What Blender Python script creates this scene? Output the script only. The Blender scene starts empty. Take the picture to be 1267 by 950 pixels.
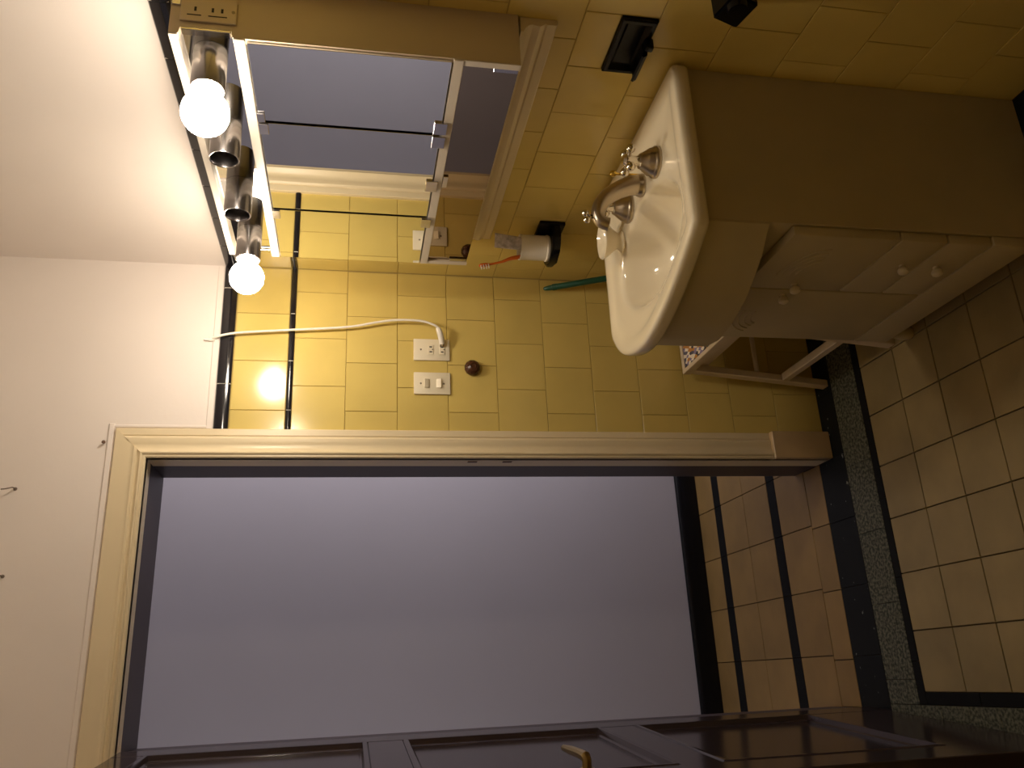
import bpy, bmesh, math, random
from mathutils import Vector, Matrix

random.seed(7)
S = bpy.context.scene
COL = S.collection
R = math.radians

# ------------------------------------------------------------------ camera
# the photograph lies on its side: picture-left is up in the room
F_PX, W_PX = 1015.25, 1267.0
CAM = Vector((-1.2143, -2.3284, 1.4946))
YAW, PITCH, ROLL = 0.3502, 0.1886, -0.0189
fw = Vector((math.sin(YAW) * math.cos(PITCH), math.cos(YAW) * math.cos(PITCH), -math.sin(PITCH)))
r0 = Vector((math.cos(YAW), -math.sin(YAW), 0))
d0 = fw.cross(r0)
rt = math.cos(ROLL) * r0 + math.sin(ROLL) * d0
dn = -math.sin(ROLL) * r0 + math.cos(ROLL) * d0
cd = bpy.data.cameras.new('camera')
cam = bpy.data.objects.new('camera', cd)
COL.objects.link(cam)
cd.sensor_width = 36.0
cd.sensor_fit = 'HORIZONTAL'
cd.lens = F_PX * 36.0 / W_PX
cd.clip_start = 0.02
m = Matrix((dn, rt, -fw)).transposed().to_4x4()
m.translation = CAM
cam.matrix_world = m
S.camera = cam

# ------------------------------------------------------------------ world, light, exposure
wd = bpy.data.worlds.new('world')
S.world = wd
wd.use_nodes = True
wd.node_tree.nodes['Background'].inputs[0].default_value = (0.02, 0.02, 0.025, 1)
wd.node_tree.nodes['Background'].inputs[1].default_value = 0.3

BULB_COL = (1.0, 0.86, 0.69)
BULB_STRENGTH = 106.0

def area(name, loc, rot, sx, sy, power, col):
    l = bpy.data.lights.new(name, 'AREA')
    l.shape = 'RECTANGLE'
    l.size, l.size_y = sx, sy
    l.energy = power
    l.color = col
    o = bpy.data.objects.new(name, l)
    COL.objects.link(o)
    o.location = loc
    o.rotation_euler = rot
    return o

# added fill lights, out of view, that brighten the hallway wall beyond the door
area('hall_fill_right', (0.75, 0.24, 1.55), (R(90), 0, 0), 1.1, 1.7, 29.0, (1.0, 0.95, 1.0))
area('hall_fill_left', (-2.55, 0.24, 1.55), (R(90), 0, 0), 1.1, 1.7, 7.0, (1.0, 0.95, 1.0))

S.view_settings.view_transform = 'Standard'
S.view_settings.look = 'None'
S.view_settings.gamma = 1.0
S.view_settings.use_curve_mapping = False
S.view_settings.exposure = 0.0
S.cycles.use_denoising = True
S.cycles.max_bounces = 10
S.cycles.diffuse_bounces = 6
S.cycles.glossy_bounces = 6
S.cycles.caustics_refractive = False
S.cycles.sample_clamp_indirect = 6.0

# ------------------------------------------------------------------ materials
MATS = {}

def mat(name, col, rough=0.5, metal=0.0, var=0.0, scale=6.0, bump=0.0, bscale=40.0, rnd=0.0, coat=0.0, spec=0.5):
    """plain principled material; var = soft noise in the colour, rnd = tone change from piece to piece"""
    if name in MATS:
        return MATS[name]
    M = bpy.data.materials.new(name)
    M.use_nodes = True
    nt = M.node_tree
    b = nt.nodes['Principled BSDF']
    b.inputs['Base Color'].default_value = (*col, 1)
    b.inputs['Roughness'].default_value = rough
    b.inputs['Metallic'].default_value = metal
    b.inputs['Specular IOR Level'].default_value = spec
    b.inputs['Coat Weight'].default_value = coat
    b.inputs['Coat Roughness'].default_value = 0.08
    if var or rnd or bump:
        tc = nt.nodes.new('ShaderNodeTexCoord')
        src = None
        if var:
            n = nt.nodes.new('ShaderNodeTexNoise')
            n.inputs['Scale'].default_value = scale
            n.inputs['Detail'].default_value = 5
            geo = nt.nodes.new('ShaderNodeNewGeometry')
            nt.links.new(geo.outputs['Position'], n.inputs['Vector'])
            mr = nt.nodes.new('ShaderNodeMapRange')
            mr.inputs['From Min'].default_value = 0.3
            mr.inputs['From Max'].default_value = 0.7
            mr.inputs['To Min'].default_value = 1 - var
            mr.inputs['To Max'].default_value = 1 + var * 0.6
            nt.links.new(n.outputs['Fac'], mr.inputs['Value'])
            src = mr.outputs['Result']
        if rnd:
            oi = nt.nodes.new('ShaderNodeObjectInfo')
            m2 = nt.nodes.new('ShaderNodeMapRange')
            m2.inputs['To Min'].default_value = 1 - rnd
            m2.inputs['To Max'].default_value = 1 + rnd * 0.5
            nt.links.new(oi.outputs['Random'], m2.inputs['Value'])
            if src:
                mu = nt.nodes.new('ShaderNodeMath')
                mu.operation = 'MULTIPLY'
                nt.links.new(src, mu.inputs[0])
                nt.links.new(m2.outputs['Result'], mu.inputs[1])
                src = mu.outputs[0]
            else:
                src = m2.outputs['Result']
        if src:
            vm = nt.nodes.new('ShaderNodeVectorMath')
            vm.operation = 'SCALE'
            vm.inputs[0].default_value = col
            nt.links.new(src, vm.inputs['Scale'])
            nt.links.new(vm.outputs[0], b.inputs['Base Color'])
        if bump:
            n = nt.nodes.new('ShaderNodeTexNoise')
            n.inputs['Scale'].default_value = bscale
            n.inputs['Detail'].default_value = 3
            nt.links.new(tc.outputs['Object'], n.inputs['Vector'])
            bp = nt.nodes.new('ShaderNodeBump')
            bp.inputs['Strength'].default_value = bump
            bp.inputs['Distance'].default_value = 0.002
            nt.links.new(n.outputs['Fac'], bp.inputs['Height'])
            nt.links.new(bp.outputs['Normal'], b.inputs['Normal'])
    MATS[name] = M
    return M

def speckle(name, base, spots, scale, lo, hi, rough, rnd=0.0):
    M = bpy.data.materials.new(name)
    M.use_nodes = True
    nt = M.node_tree
    b = nt.nodes['Principled BSDF']
    geo = nt.nodes.new('ShaderNodeNewGeometry')
    n = nt.nodes.new('ShaderNodeTexNoise')
    n.inputs['Scale'].default_value = scale
    n.inputs['Detail'].default_value = 3
    nt.links.new(geo.outputs['Position'], n.inputs['Vector'])
    cr = nt.nodes.new('ShaderNodeValToRGB')
    cr.color_ramp.elements[0].position = lo
    cr.color_ramp.elements[0].color = (*base, 1)
    cr.color_ramp.elements[1].position = hi
    cr.color_ramp.elements[1].color = (*spots, 1)
    nt.links.new(n.outputs['Fac'], cr.inputs['Fac'])
    nt.links.new(cr.outputs['Color'], b.inputs['Base Color'])
    b.inputs['Roughness'].default_value = rough
    b.inputs['Specular IOR Level'].default_value = 0.15
    MATS[name] = M
    return M

def emit(name, col, strength):
    M = bpy.data.materials.new(name)
    M.use_nodes = True
    b = M.node_tree.nodes['Principled BSDF']
    b.inputs['Base Color'].default_value = (*col, 1)
    b.inputs['Emission Color'].default_value = (*col, 1)
    b.inputs['Emission Strength'].default_value = strength
    MATS[name] = M
    return M

def fabric_pattern(name):
    M = bpy.data.materials.new(name)
    M.use_nodes = True
    nt = M.node_tree
    b = nt.nodes['Principled BSDF']
    geo = nt.nodes.new('ShaderNodeNewGeometry')
    mp = nt.nodes.new('ShaderNodeMapping')
    mp.inputs['Rotation'].default_value = (0, 0, R(38))
    mp.inputs['Scale'].default_value = (120, 55, 80)
    nt.links.new(geo.outputs['Position'], mp.inputs['Vector'])
    v = nt.nodes.new('ShaderNodeTexVoronoi')
    v.inputs['Scale'].default_value = 1.0
    v.inputs['Randomness'].default_value = 0.45
    nt.links.new(mp.outputs['Vector'], v.inputs['Vector'])
    sp = nt.nodes.new('ShaderNodeSeparateColor')
    nt.links.new(v.outputs['Color'], sp.inputs['Color'])
    cr = nt.nodes.new('ShaderNodeValToRGB')
    cr.color_ramp.interpolation = 'CONSTANT'
    el = cr.color_ramp.elements
    el[0].position, el[0].color = 0.0, (0.05, 0.05, 0.07, 1)
    el[1].position, el[1].color = 0.22, (0.85, 0.78, 0.68, 1)
    for pos, c in ((0.42, (0.55, 0.25, 0.06)), (0.58, (0.28, 0.24, 0.42)), (0.74, (0.9, 0.82, 0.7)), (0.88, (0.10, 0.10, 0.16))):
        e = el.new(pos)
        e.color = (*c, 1)
    nt.links.new(sp.outputs[0], cr.inputs['Fac'])
    nt.links.new(cr.outputs['Color'], b.inputs['Base Color'])
    b.inputs['Roughness'].default_value = 0.9
    MATS[name] = M
    return M

PLASTER = mat('white plaster', (0.83, 0.76, 0.71), 0.85, var=0.03, scale=3, bump=0.15, bscale=60)
GROUT = mat('tile grout', (0.44, 0.32, 0.10), 0.9)
TILE = mat('yellow glazed tile', (0.70, 0.54, 0.165), 0.16, var=0.06, scale=7, bump=0.08, bscale=10, rnd=0.07)
BLACKTILE = mat('black glazed tile', (0.012, 0.011, 0.014), 0.12)
BLACKFLOOR = mat('black floor tile', (0.009, 0.009, 0.009), 0.6, spec=0.1)
WGROUT = mat('white grout', (0.75, 0.7, 0.62), 0.8)
CREAM = mat('cream gloss paint', (0.78, 0.66, 0.44), 0.32, var=0.04, scale=4)
CREAMDARK = mat('worn cream paint', (0.60, 0.44, 0.25), 0.4, var=0.08, scale=9)
DARKWOOD = mat('dark brown gloss paint', (0.042, 0.029, 0.031), 0.15, var=0.15, scale=5, bump=0.1, bscale=18)
DARKJAMB = mat('dark jamb paint', (0.050, 0.034, 0.040), 0.45)
HALLPAINT = mat('lilac grey wall paint', (0.42, 0.395, 0.42), 0.8, var=0.03, scale=2)
FLOORTILE = mat('ochre floor tile', (0.31, 0.23, 0.10), 0.48, var=0.16, scale=9, bump=0.1, bscale=14, rnd=0.12)
HALLTILE = mat('terracotta ochre tile', (0.27, 0.165, 0.052), 0.5, var=0.16, scale=8, bump=0.1, bscale=14, rnd=0.16)
FGROUT = mat('floor grout', (0.10, 0.065, 0.035), 0.9)
MARBLE = speckle('black marble', (0.008, 0.009, 0.009), (0.24, 0.24, 0.22), 45, 0.68, 0.74, 0.5)
TERRAZZO = speckle('grey green terrazzo', (0.035, 0.04, 0.03), (0.16, 0.155, 0.11), 120, 0.40, 0.62, 0.4)
WHITELAM = mat('white laminate', (0.80, 0.70, 0.56), 0.42, var=0.03, scale=5)
CABSIDE = mat('beige cabinet board', (0.60, 0.49, 0.35), 0.5, var=0.05, scale=4)
WHITESTRIP = mat('white painted edge', (0.66, 0.59, 0.50), 0.4)
VANITY = mat('cream vanity laminate', (0.52, 0.44, 0.275), 0.42, var=0.06, scale=6)
MIRROR = mat('mirror glass', (0.86, 0.87, 0.86), 0.015, metal=1.0)
BRONZE = mat('bronze tinted mirror', (0.34, 0.27, 0.20), 0.02, metal=1.0)
CHROME = mat('chrome', (0.62, 0.61, 0.62), 0.07, metal=1.0)
TUBE = mat('dark chrome', (0.38, 0.36, 0.36), 0.24, metal=1.0)
SOCKETIN = mat('lamp socket lining', (0.28, 0.25, 0.24), 0.45, metal=0.6)
CLIP = mat('satin clip', (0.60, 0.58, 0.62), 0.16, metal=1.0)
BULB = emit('lit bulb', BULB_COL, BULB_STRENGTH)
PORCELAIN = mat('cream porcelain', (0.86, 0.77, 0.58), 0.10, coat=0.4)
NICKEL = mat('brushed nickel', (0.50, 0.43, 0.33), 0.30, metal=1.0, bump=0.05, bscale=200)
POLNICKEL = mat('polished nickel', (0.72, 0.66, 0.56), 0.10, metal=1.0)
BRASS = mat('polished brass', (0.80, 0.55, 0.12), 0.14, metal=1.0)
OLDBRASS = mat('pale brass', (0.42, 0.30, 0.12), 0.3, metal=1.0)
BLACKCER = mat('black ceramic', (0.004, 0.004, 0.005), 0.26, spec=0.25)
IVORY = mat('ivory plastic', (0.86, 0.78, 0.60), 0.35)
IVORYW = mat('white plastic', (0.88, 0.83, 0.74), 0.4)
SLOT = mat('dark slot', (0.02, 0.015, 0.012), 0.7)
SCREW = mat('screw metal', (0.30, 0.25, 0.18), 0.4, metal=1.0)
BROWNKNOB = mat('dark brown lacquer', (0.075, 0.028, 0.013), 0.25, var=0.1, scale=30)
GREEN = mat('green painted pole', (0.012, 0.085, 0.05), 0.3, var=0.1, scale=20)
WOODWHITE = mat('whitewashed wood', (0.70, 0.58, 0.42), 0.5, var=0.1, scale=14)
FABRIC = fabric_pattern('diamond pattern fabric')
ORANGE = mat('orange translucent plastic', (0.75, 0.16, 0.02), 0.3)
TUBEPRINT = mat('toothpaste tube print', (0.74, 0.69, 0.76), 0.35, var=0.55, scale=60)
BRISTLE = mat('white bristle', (0.85, 0.8, 0.72), 0.8)
KNOBW = mat('cream knob enamel', (0.74, 0.65, 0.47), 0.3)
HOOKM = mat('dull wire', (0.30, 0.25, 0.22), 0.45, metal=0.8)
NAILM = mat('rusty iron', (0.16, 0.09, 0.06), 0.7)
CEILP = mat('ceiling paint', (0.85, 0.82, 0.77), 0.9)

# ------------------------------------------------------------------ mesh helpers
def tag(o, label=None, cat=None, group=None, kind=None):
    if label: o['label'] = label
    if cat: o['category'] = cat
    if group: o['group'] = group
    if kind: o['kind'] = kind
    return o

def wloc(o):
    v = Vector((0, 0, 0))
    while o:
        v += o.location
        o = o.parent
    return v

def finish(name, bm, mats, parent=None, smooth=35, local=False):
    """one mesh object from a bmesh in world coordinates (or the parent's, when local)"""
    bmesh.ops.recalc_face_normals(bm, faces=bm.faces[:])
    me = bpy.data.meshes.new(name)
    bm.to_mesh(me)
    bm.free()
    if smooth:
        for p in me.polygons:
            p.use_smooth = True
        me.set_sharp_from_angle(angle=R(smooth))
    for mm in (mats if isinstance(mats, (list, tuple)) else [mats]):
        me.materials.append(mm)
    o = bpy.data.objects.new(name, me)
    COL.objects.link(o)
    if parent is not None:
        o.parent = parent
        if not local:
            me.transform(Matrix.Translation(-wloc(parent)))
    return o

def thing(name, loc, label, cat, group=None):
    o = bpy.data.objects.new(name, None)
    o.empty_display_size = 0.05
    COL.objects.link(o)
    o.location = loc
    return tag(o, label, cat, group)

def struct(name, loc=(0, 0, 0)):
    o = bpy.data.objects.new(name, None)
    COL.objects.link(o)
    o.location = loc
    o['kind'] = 'structure'
    return o

def box(bm, a, b, bev=0.0, mi=0, seg=1):
    x0, x1 = sorted((a[0], b[0])); y0, y1 = sorted((a[1], b[1])); z0, z1 = sorted((a[2], b[2]))
    vs = [bm.verts.new(p) for p in ((x0, y0, z0), (x1, y0, z0), (x1, y1, z0), (x0, y1, z0),
                                    (x0, y0, z1), (x1, y0, z1), (x1, y1, z1), (x0, y1, z1))]
    fs = [bm.faces.new([vs[i] for i in f]) for f in ((3, 2, 1, 0), (4, 5, 6, 7), (0, 1, 5, 4), (1, 2, 6, 5), (2, 3, 7, 6), (3, 0, 4, 7))]
    for f in fs:
        f.material_index = mi
    if bev:
        es = list({e for f in fs for e in f.edges})
        bmesh.ops.bevel(bm, geom=es, offset=bev, segments=seg, affect='EDGES', profile=0.5)
    return bm

def bbox(a, b, bev=0.0, seg=1):
    return box(bmesh.new(), a, b, bev, 0, seg)

def frame_of(axis):
    z = Vector(axis).normalized()
    x = z.orthogonal().normalized()
    return x, z.cross(x), z

def lathe(bm, prof, org, axis=(0, 0, 1), n=24, sx=1.0, sy=1.0, mi=0, xref=None):
    """prof: list of (radius, height along axis)"""
    x, y, z = frame_of(axis)
    if xref is not None:
        x = (Vector(xref) - z * Vector(xref).dot(z)).normalized()
        y = z.cross(x)
    org = Vector(org)
    rings = []
    for r, h in prof:
        c = org + z * h
        if r < 1e-6:
            rings.append([bm.verts.new(c)])
        else:
            rings.append([bm.verts.new(c + x * (r * sx * math.cos(2 * math.pi * i / n)) + y * (r * sy * math.sin(2 * math.pi * i / n))) for i in range(n)])
    for p, q in zip(rings, rings[1:]):
        for i in range(n):
            j = (i + 1) % n
            if len(p) == 1 and len(q) == 1:
                continue
            if len(p) == 1:
                f = bm.faces.new((p[0], q[j], q[i]))
            elif len(q) == 1:
                f = bm.faces.new((p[i], p[j], q[0]))
            else:
                f = bm.faces.new((p[i], p[j], q[j], q[i]))
            f.material_index = mi
    return bm

def tube(bm, pts, rad, n=10, caps=True, flat=None):
    """tube through points; rad a number or a list"""
    pts = [Vector(p) for p in pts]
    rs = rad if isinstance(rad, (list, tuple)) else [rad] * len(pts)
    prev = None
    rings = []
    for i, p in enumerate(pts):
        t = (pts[min(i + 1, len(pts) - 1)] - pts[max(i - 1, 0)]).normalized()
        if prev is None:
            x = t.orthogonal().normalized()
            if flat is not None:
                x = (Vector(flat) - t * Vector(flat).dot(t)).normalized()
        else:
            x = (prev - t * prev.dot(t)).normalized()
        prev = x
        y = t.cross(x)
        k = 0.45 if flat is not None else 1.0
        rings.append([bm.verts.new(p + x * rs[i] * math.cos(2 * math.pi * j / n) + y * rs[i] * k * math.sin(2 * math.pi * j / n)) for j in range(n)])
    for a, b in zip(rings, rings[1:]):
        for j in range(n):
            bm.faces.new((a[j], a[(j + 1) % n], b[(j + 1) % n], b[j]))
    if caps:
        bm.faces.new(rings[0][::-1])
        bm.faces.new(rings[-1])
    return bm

def spline(pts, k=6):
    pts = [Vector(p) for p in pts]
    out = []
    for i in range(len(pts) - 1):
        p0, p1, p2, p3 = pts[max(i - 1, 0)], pts[i], pts[i + 1], pts[min(i + 2, len(pts) - 1)]
        for j in range(k):
            t = j / k
            out.append(0.5 * ((2 * p1) + (p2 - p0) * t + (2 * p0 - 5 * p1 + 4 * p2 - p3) * t * t + (3 * p1 - p0 - 3 * p2 + p3) * t ** 3))
    out.append(pts[-1])
    return out

def prism(bm, poly, fn, d0_, d1_):
    """extrude a 2-D polygon between two depths; fn(u, v, d) gives the point"""
    a = [bm.verts.new(fn(u, v, d0_)) for u, v in poly]
    b = [bm.verts.new(fn(u, v, d1_)) for u, v in poly]
    n = len(poly)
    bm.faces.new(a[::-1]); bm.faces.new(b)
    for i in range(n):
        bm.faces.new((a[i], a[(i + 1) % n], b[(i + 1) % n], b[i]))
    return bm

def sphere(bm, c, r, n=16, m_=10, sc=(1, 1, 1)):
    mt = Matrix.Translation(c) @ Matrix.Diagonal((*sc, 1))
    bmesh.ops.create_uvsphere(bm, u_segments=n, v_segments=m_, radius=r, matrix=mt)
    return bm

# ------------------------------------------------------------------ tiles
TCACHE = {}

def tile_verts(w, h, t, bv):
    o = []
    for x, y, z in ((0, 0, 0), (w, 0, 0), (w, h, 0), (0, h, 0)):
        o.append((x, y, z))
    for x, y in ((0, 0), (w, 0), (w, h), (0, h)):
        o.append((x, y, t - bv))
    for x, y in ((bv, bv), (w - bv, bv), (w - bv, h - bv), (bv, h - bv)):
        o.append((x, y, t))
    fs = []
    for k in (0, 4):
        for i in range(4):
            j = (i + 1) % 4
            fs.append((k + i, k + j, k + 4 + j, k + 4 + i))
    fs.append((8, 9, 10, 11))
    return o, fs

def tile_mesh(w, h, t, bv, material):
    key = (round(w, 4), round(h, 4), t, bv, material.name)
    if key not in TCACHE:
        v, f = tile_verts(w, h, t, bv)
        me = bpy.data.meshes.new('tile')
        me.from_pydata(v, [], f)
        me.materials.append(material)
        TCACHE[key] = me
    return TCACHE[key]

def put_tile(parent, name, org, ex, ey, w, h, t, bv, material, jit=0.0012):
    """org lower-left-back corner, ex and ey the tile's directions in world space"""
    ex, ey = Vector(ex), Vector(ey)
    ez = ex.cross(ey)
    o = bpy.data.objects.new(name, tile_mesh(w, h, t, bv, material))
    COL.objects.link(o)
    o.parent = parent
    mt = Matrix((ex, ey, ez)).transposed().to_4x4()
    rj = Matrix.Rotation(random.uniform(-jit, jit), 4, 'X') @ Matrix.Rotation(random.uniform(-jit, jit), 4, 'Y')
    mt = mt @ rj
    mt.translation = Vector(org) - wloc(parent) + ez * random.uniform(-0.0003, 0.0002)
    o.matrix_local = mt
    return o

def tile_field(parent, org, ex, ey, cuts_u, cuts_v, t, bv, material, joint=0.0018):
    """tiles past the frame, joined into one"""
    v_all, f_all = [], []
    ex, ey = Vector(ex), Vector(ey)
    ez = ex.cross(ey)
    for (u0, u1, v0, v1) in [(a, b, c, d) for (c, d), us in zip(cuts_v, cuts_u) for (a, b) in us]:
        v, f = tile_verts(u1 - u0 - joint, v1 - v0 - joint, t, bv)
        k = len(v_all)
        v_all += [Vector(org) + ex * (u0 + x + joint / 2) + ey * (v0 + y + joint / 2) + ez * z for x, y, z in v]
        f_all += [tuple(i + k for i in q) for q in f]
    me = bpy.data.meshes.new('tile_field')
    me.from_pydata([tuple(p - wloc(parent)) for p in v_all], [], f_all)
    me.materials.append(material)
    o = bpy.data.objects.new('tile_field', me)
    COL.objects.link(o)
    o.parent = parent
    o['kind'] = 'stuff'
    return o

P = 0.152
ZT = 1.675                              # underside of the thin black listello
J = 0.0018
ROWS = [(ZT - P * (k + 1), ZT - P * k, k) for k in range(11)]
ROWS[10] = (0.0, ZT - P * 10, 10)
ROWS.append((1.692, 1.845, -1))

def clip_cols(off, lo, hi):
    """column intervals of pitch P with a joint at off, clipped to lo..hi"""
    k = math.floor((lo - off) / P)
    out = []
    while off + k * P < hi:
        a, b = max(lo, off + k * P), min(hi, off + (k + 1) * P)
        if b - a > 0.012:
            out.append((a, b))
        k += 1
    return out

# ------------------------------------------------------------------ the room shell
CEIL_Z = 2.80
XL, YR = -1.56, -4.40                   # left wall and rear wall
DX0, DX1, DZ = -1.345, -0.605, 2.05     # clear door opening

wall_back = struct('wall_back')
bm = bmesh.new()
GY = 0.0024                             # grout plane sits behind the tile faces at y = 0
for x0, x1 in ((DX1 + 0.025, 0.2), (XL - 0.1, DX0 - 0.025)):
    box(bm, (x0, GY, 0), (x1, 0.2, 1.885), mi=0)
    box(bm, (x0, -0.002, 1.885), (x1, 0.2, CEIL_Z), mi=1)
box(bm, (DX0 - 0.025, -0.002, DZ + 0.025), (DX1 + 0.025, 0.2, CEIL_Z), mi=1)
finish('masonry', bm, [GROUT, PLASTER], wall_back, smooth=0)

wall_right = struct('wall_right')
bm = bmesh.new()
box(bm, (GY, YR - 0.1, 0), (0.1, 0.006, 1.885), mi=0)
box(bm, (-0.002, YR - 0.1, 1.885), (0.1, 0.0, CEIL_Z), mi=1)
finish('masonry', bm, [GROUT, PLASTER], wall_right, smooth=0)

wall_left = struct('wall_left')
bm = bmesh.new()
box(bm, (XL - 0.1, YR - 0.1, 0), (XL - GY, 0.006, 1.885), mi=0)
box(bm, (XL - 0.1, YR - 0.1, 1.885), (XL + 0.002, 0.0, CEIL_Z), mi=1)
finish('masonry', bm, [GROUT, PLASTER], wall_left, smooth=0)

wall_rear = struct('wall_rear')
bm = bmesh.new()
box(bm, (XL, YR - 0.1, 0), (0, YR - GY, 1.885), mi=0)
box(bm, (XL, YR - 0.1, 1.885), (0, YR, CEIL_Z), mi=1)
finish('masonry', bm, [GROUT, PLASTER], wall_rear, smooth=0)

tag(finish('ceiling', bbox((XL - 0.1, YR - 0.1, CEIL_Z), (0.1, 0.2, CEIL_Z + 0.1)), CEILP, smooth=0), kind='structure')

T = GY                                   # tile thickness above the grout
# back wall tiles right of the door, one by one
for z0, z1, k in ROWS:
    off = -0.154 if k % 2 else -0.230
    for a, b in clip_cols(off, -0.526, -0.0005):
        put_tile(wall_back, 'tile', (a + J / 2, GY, z0 + J / 2), (1, 0, 0), (0, 0, 1), b - a - J, z1 - z0 - J, T, 0.0009, TILE)
# left of the door
for z0, z1, k in ROWS:
    off = -0.154 if k % 2 else -0.230
    for a, b in clip_cols(off, XL + 0.0005, -1.44):
        put_tile(wall_back, 'tile', (a + J / 2, GY, z0 + J / 2), (1, 0, 0), (0, 0, 1), b - a - J, z1 - z0 - J, T, 0.0009, TILE)
# right wall tiles, one by one as far as the picture reaches, then joined
CU, CV = [], []
for z0, z1, k in ROWS:
    off = -1.051 if k % 2 else -0.975
    for a, b in clip_cols(off, -1.66, -0.0005):
        if k == 4 and -1.13 < a < -1.1:          # the recessed soap dish takes the lower half of this tile
            z0 = 0.992
        else:
            z0 = 0.0 if k == 10 else (1.692 if k == -1 else ZT - P * (k + 1))
        put_tile(wall_right, 'tile', (GY, b - J / 2, z0 + J / 2), (0, -1, 0), (0, 0, 1), b - a - J, z1 - z0 - J, T, 0.0009, TILE)
    CV.append((0.0 if k == 10 else (1.692 if k == -1 else ZT - P * (k + 1)), z1))
    CU.append([(-b, -a) for a, b in clip_cols(off, YR, -1.66)])
tile_field(wall_right, (GY, 0, 0), (0, -1, 0), (0, 0, 1), CU, CV, T, 0.0009, TILE)
CU = [[(a, b) for a, b in clip_cols(-0.975, YR, 0)] if k % 2 else clip_cols(-1.051, YR, 0) for _, _, k in ROWS]
tile_field(wall_left, (XL - GY, 0, 0), (0, 1, 0), (0, 0, 1), CU, CV, T, 0.0009, TILE)
CU = [[(-b, -a) for a, b in clip_cols(-0.154 if k % 2 else -0.23, XL, 0)] for _, _, k in ROWS]
tile_field(wall_rear, (0, YR - GY, 0), (-1, 0, 0), (0, 0, 1), CU, CV, T, 0.0009, TILE)

def bar_tiles(parent, z0, z1, depth, name, back=True, right=True):
    """black listello and cap pieces, with pale joints"""
    rr = min(depth * 0.8, (z1 - z0) * 0.45)
    def piece(L, fn):
        bm_ = bmesh.new()
        prof = [(0, z0), (depth * 0.75, z0), (depth, z0 + rr * 0.5), (depth, z1 - rr), (depth * 0.8, z1 - rr * 0.3), (depth * 0.45, z1), (0, z1)]
        prism(bm_, prof, fn, 0.0013, L - 0.0013)
        return bm_
    return piece

def lay_bars(z0, z1, depth, name, offb, offr):
    pc = bar_tiles(None, z0, z1, depth, name)
    for a, b in clip_cols(offb, -0.526, 0.0) + clip_cols(offb, XL, -1.44):
        finish(name, pc(b - a, lambda u, v, d, a=a: (a + d, GY - u, v)), BLACKTILE, wall_back)
    for a, b in clip_cols(offr, -1.7, 0.0):
        finish(name, pc(b - a, lambda u, v, d, a=a: (GY - u, a + d, v)), BLACKTILE, wall_right)
    bm_ = bmesh.new()
    box(bm_, (GY - depth * 0.8, YR, z0 + 0.001), (GY + 0.002, 0, z1 - 0.003))
    finish('joint_strip', bm_, WGROUT, wall_right, smooth=0)
    bm_ = bmesh.new()
    box(bm_, (-0.526, GY - depth * 0.8, z0 + 0.001), (0, GY + 0.002, z1 - 0.003))
    finish('joint_strip', bm_, WGROUT, wall_back, smooth=0)

lay_bars(1.6755, 1.6915, 0.0085, 'listello_tile', -0.154, -0.975)
lay_bars(1.8460, 1.8860, 0.0125, 'cap_tile', -0.230, -1.051)
# plaster fillet along the top of the cap tiles
bm = bmesh.new()
box(bm, (-0.5175, -0.0065, 1.887), (-0.003, 0.003, 1.905), 0.002)
finish('plaster_edge', bm, PLASTER, wall_back)

# ------------------------------------------------------------------ floor
floor = struct('floor')
finish('floor_slab', bbox((-3.3, YR - 0.1, -0.1), (1.5, 1.25, -0.006)), FGROUT, floor, smooth=0)
def lay(x0, x1, y0, y1, name, material, joint=0.0018, bv=0.0008):
    if x1 - x0 < 0.006 or y1 - y0 < 0.006:
        return
    put_tile(floor, name, (x0 + joint / 2, y0 + joint / 2, -0.006), (1, 0, 0), (0, 1, 0), x1 - x0 - joint, y1 - y0 - joint, 0.006, bv, material, jit=0.0008)
FX0, FX1, FY1 = -1.300, -0.25, -0.249
# field tiles
xs = [FX0] + [-1.2965 + 0.152 * i for i in range(1, 7)] + [FX1]
ys = [FY1] + [-0.407 - 0.152 * i for i in range(0, 16) if -0.407 - 0.152 * i > YR + 0.26] + [YR + 0.25]
for x0, x1 in zip(xs, xs[1:]):
    for y1, y0 in zip(ys, ys[1:]):
        if y0 > -1.75:
            lay(x0, x1, y0, y1, 'floor_tile', FLOORTILE, joint=0.003)
us = [list(zip(xs, xs[1:]))] * 20
vs = [(y0, y1) for y1, y0 in zip(ys, ys[1:]) if y0 <= -1.75]
tile_field(floor, (0, 0, -0.006), (1, 0, 0), (0, 1, 0), us, vs, 0.006, 0.0008, FLOORTILE, joint=0.003)
# black, terrazzo and thin black border strips
def cuts(a, b, step, off=0.0):
    c = [a]
    k = math.floor((a - off) / step) + 1
    while off + k * step < b - 0.01:
        if off + k * step > a + 0.01:
            c.append(off + k * step)
        k += 1
    return list(zip(c + [], c[1:] + [b]))
for a, b in cuts(-1.332, -0.22, 0.222, -1.0):
    lay(a, b, -0.249, -0.218, 'border_strip', BLACKFLOOR, 0.0012)
for a, b in cuts(-1.332, -0.09, 0.205, -1.268):
    lay(a, b, -0.218, -0.089, 'terrazzo_tile', TERRAZZO, 0.0012)
for a, b in cuts(XL, DX0, 0.2, -1.2) + cuts(DX1, 0, 0.2, -1.0):
    lay(a, b, -0.089, 0, 'marble_tile', MARBLE, 0.0012)
for a, b in cuts(DX0, DX1, 0.2, -1.0):
    lay(a, b, -0.089, 0.055, 'marble_tile', MARBLE, 0.0012)
for a, b in cuts(YR + 0.25, -0.249, 0.222, -0.45):
    lay(-1.332, FX0, a, b, 'border_strip', BLACKFLOOR, 0.0012)
    lay(FX1, -0.22, a, b, 'border_strip', BLACKFLOOR, 0.0012)
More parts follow.
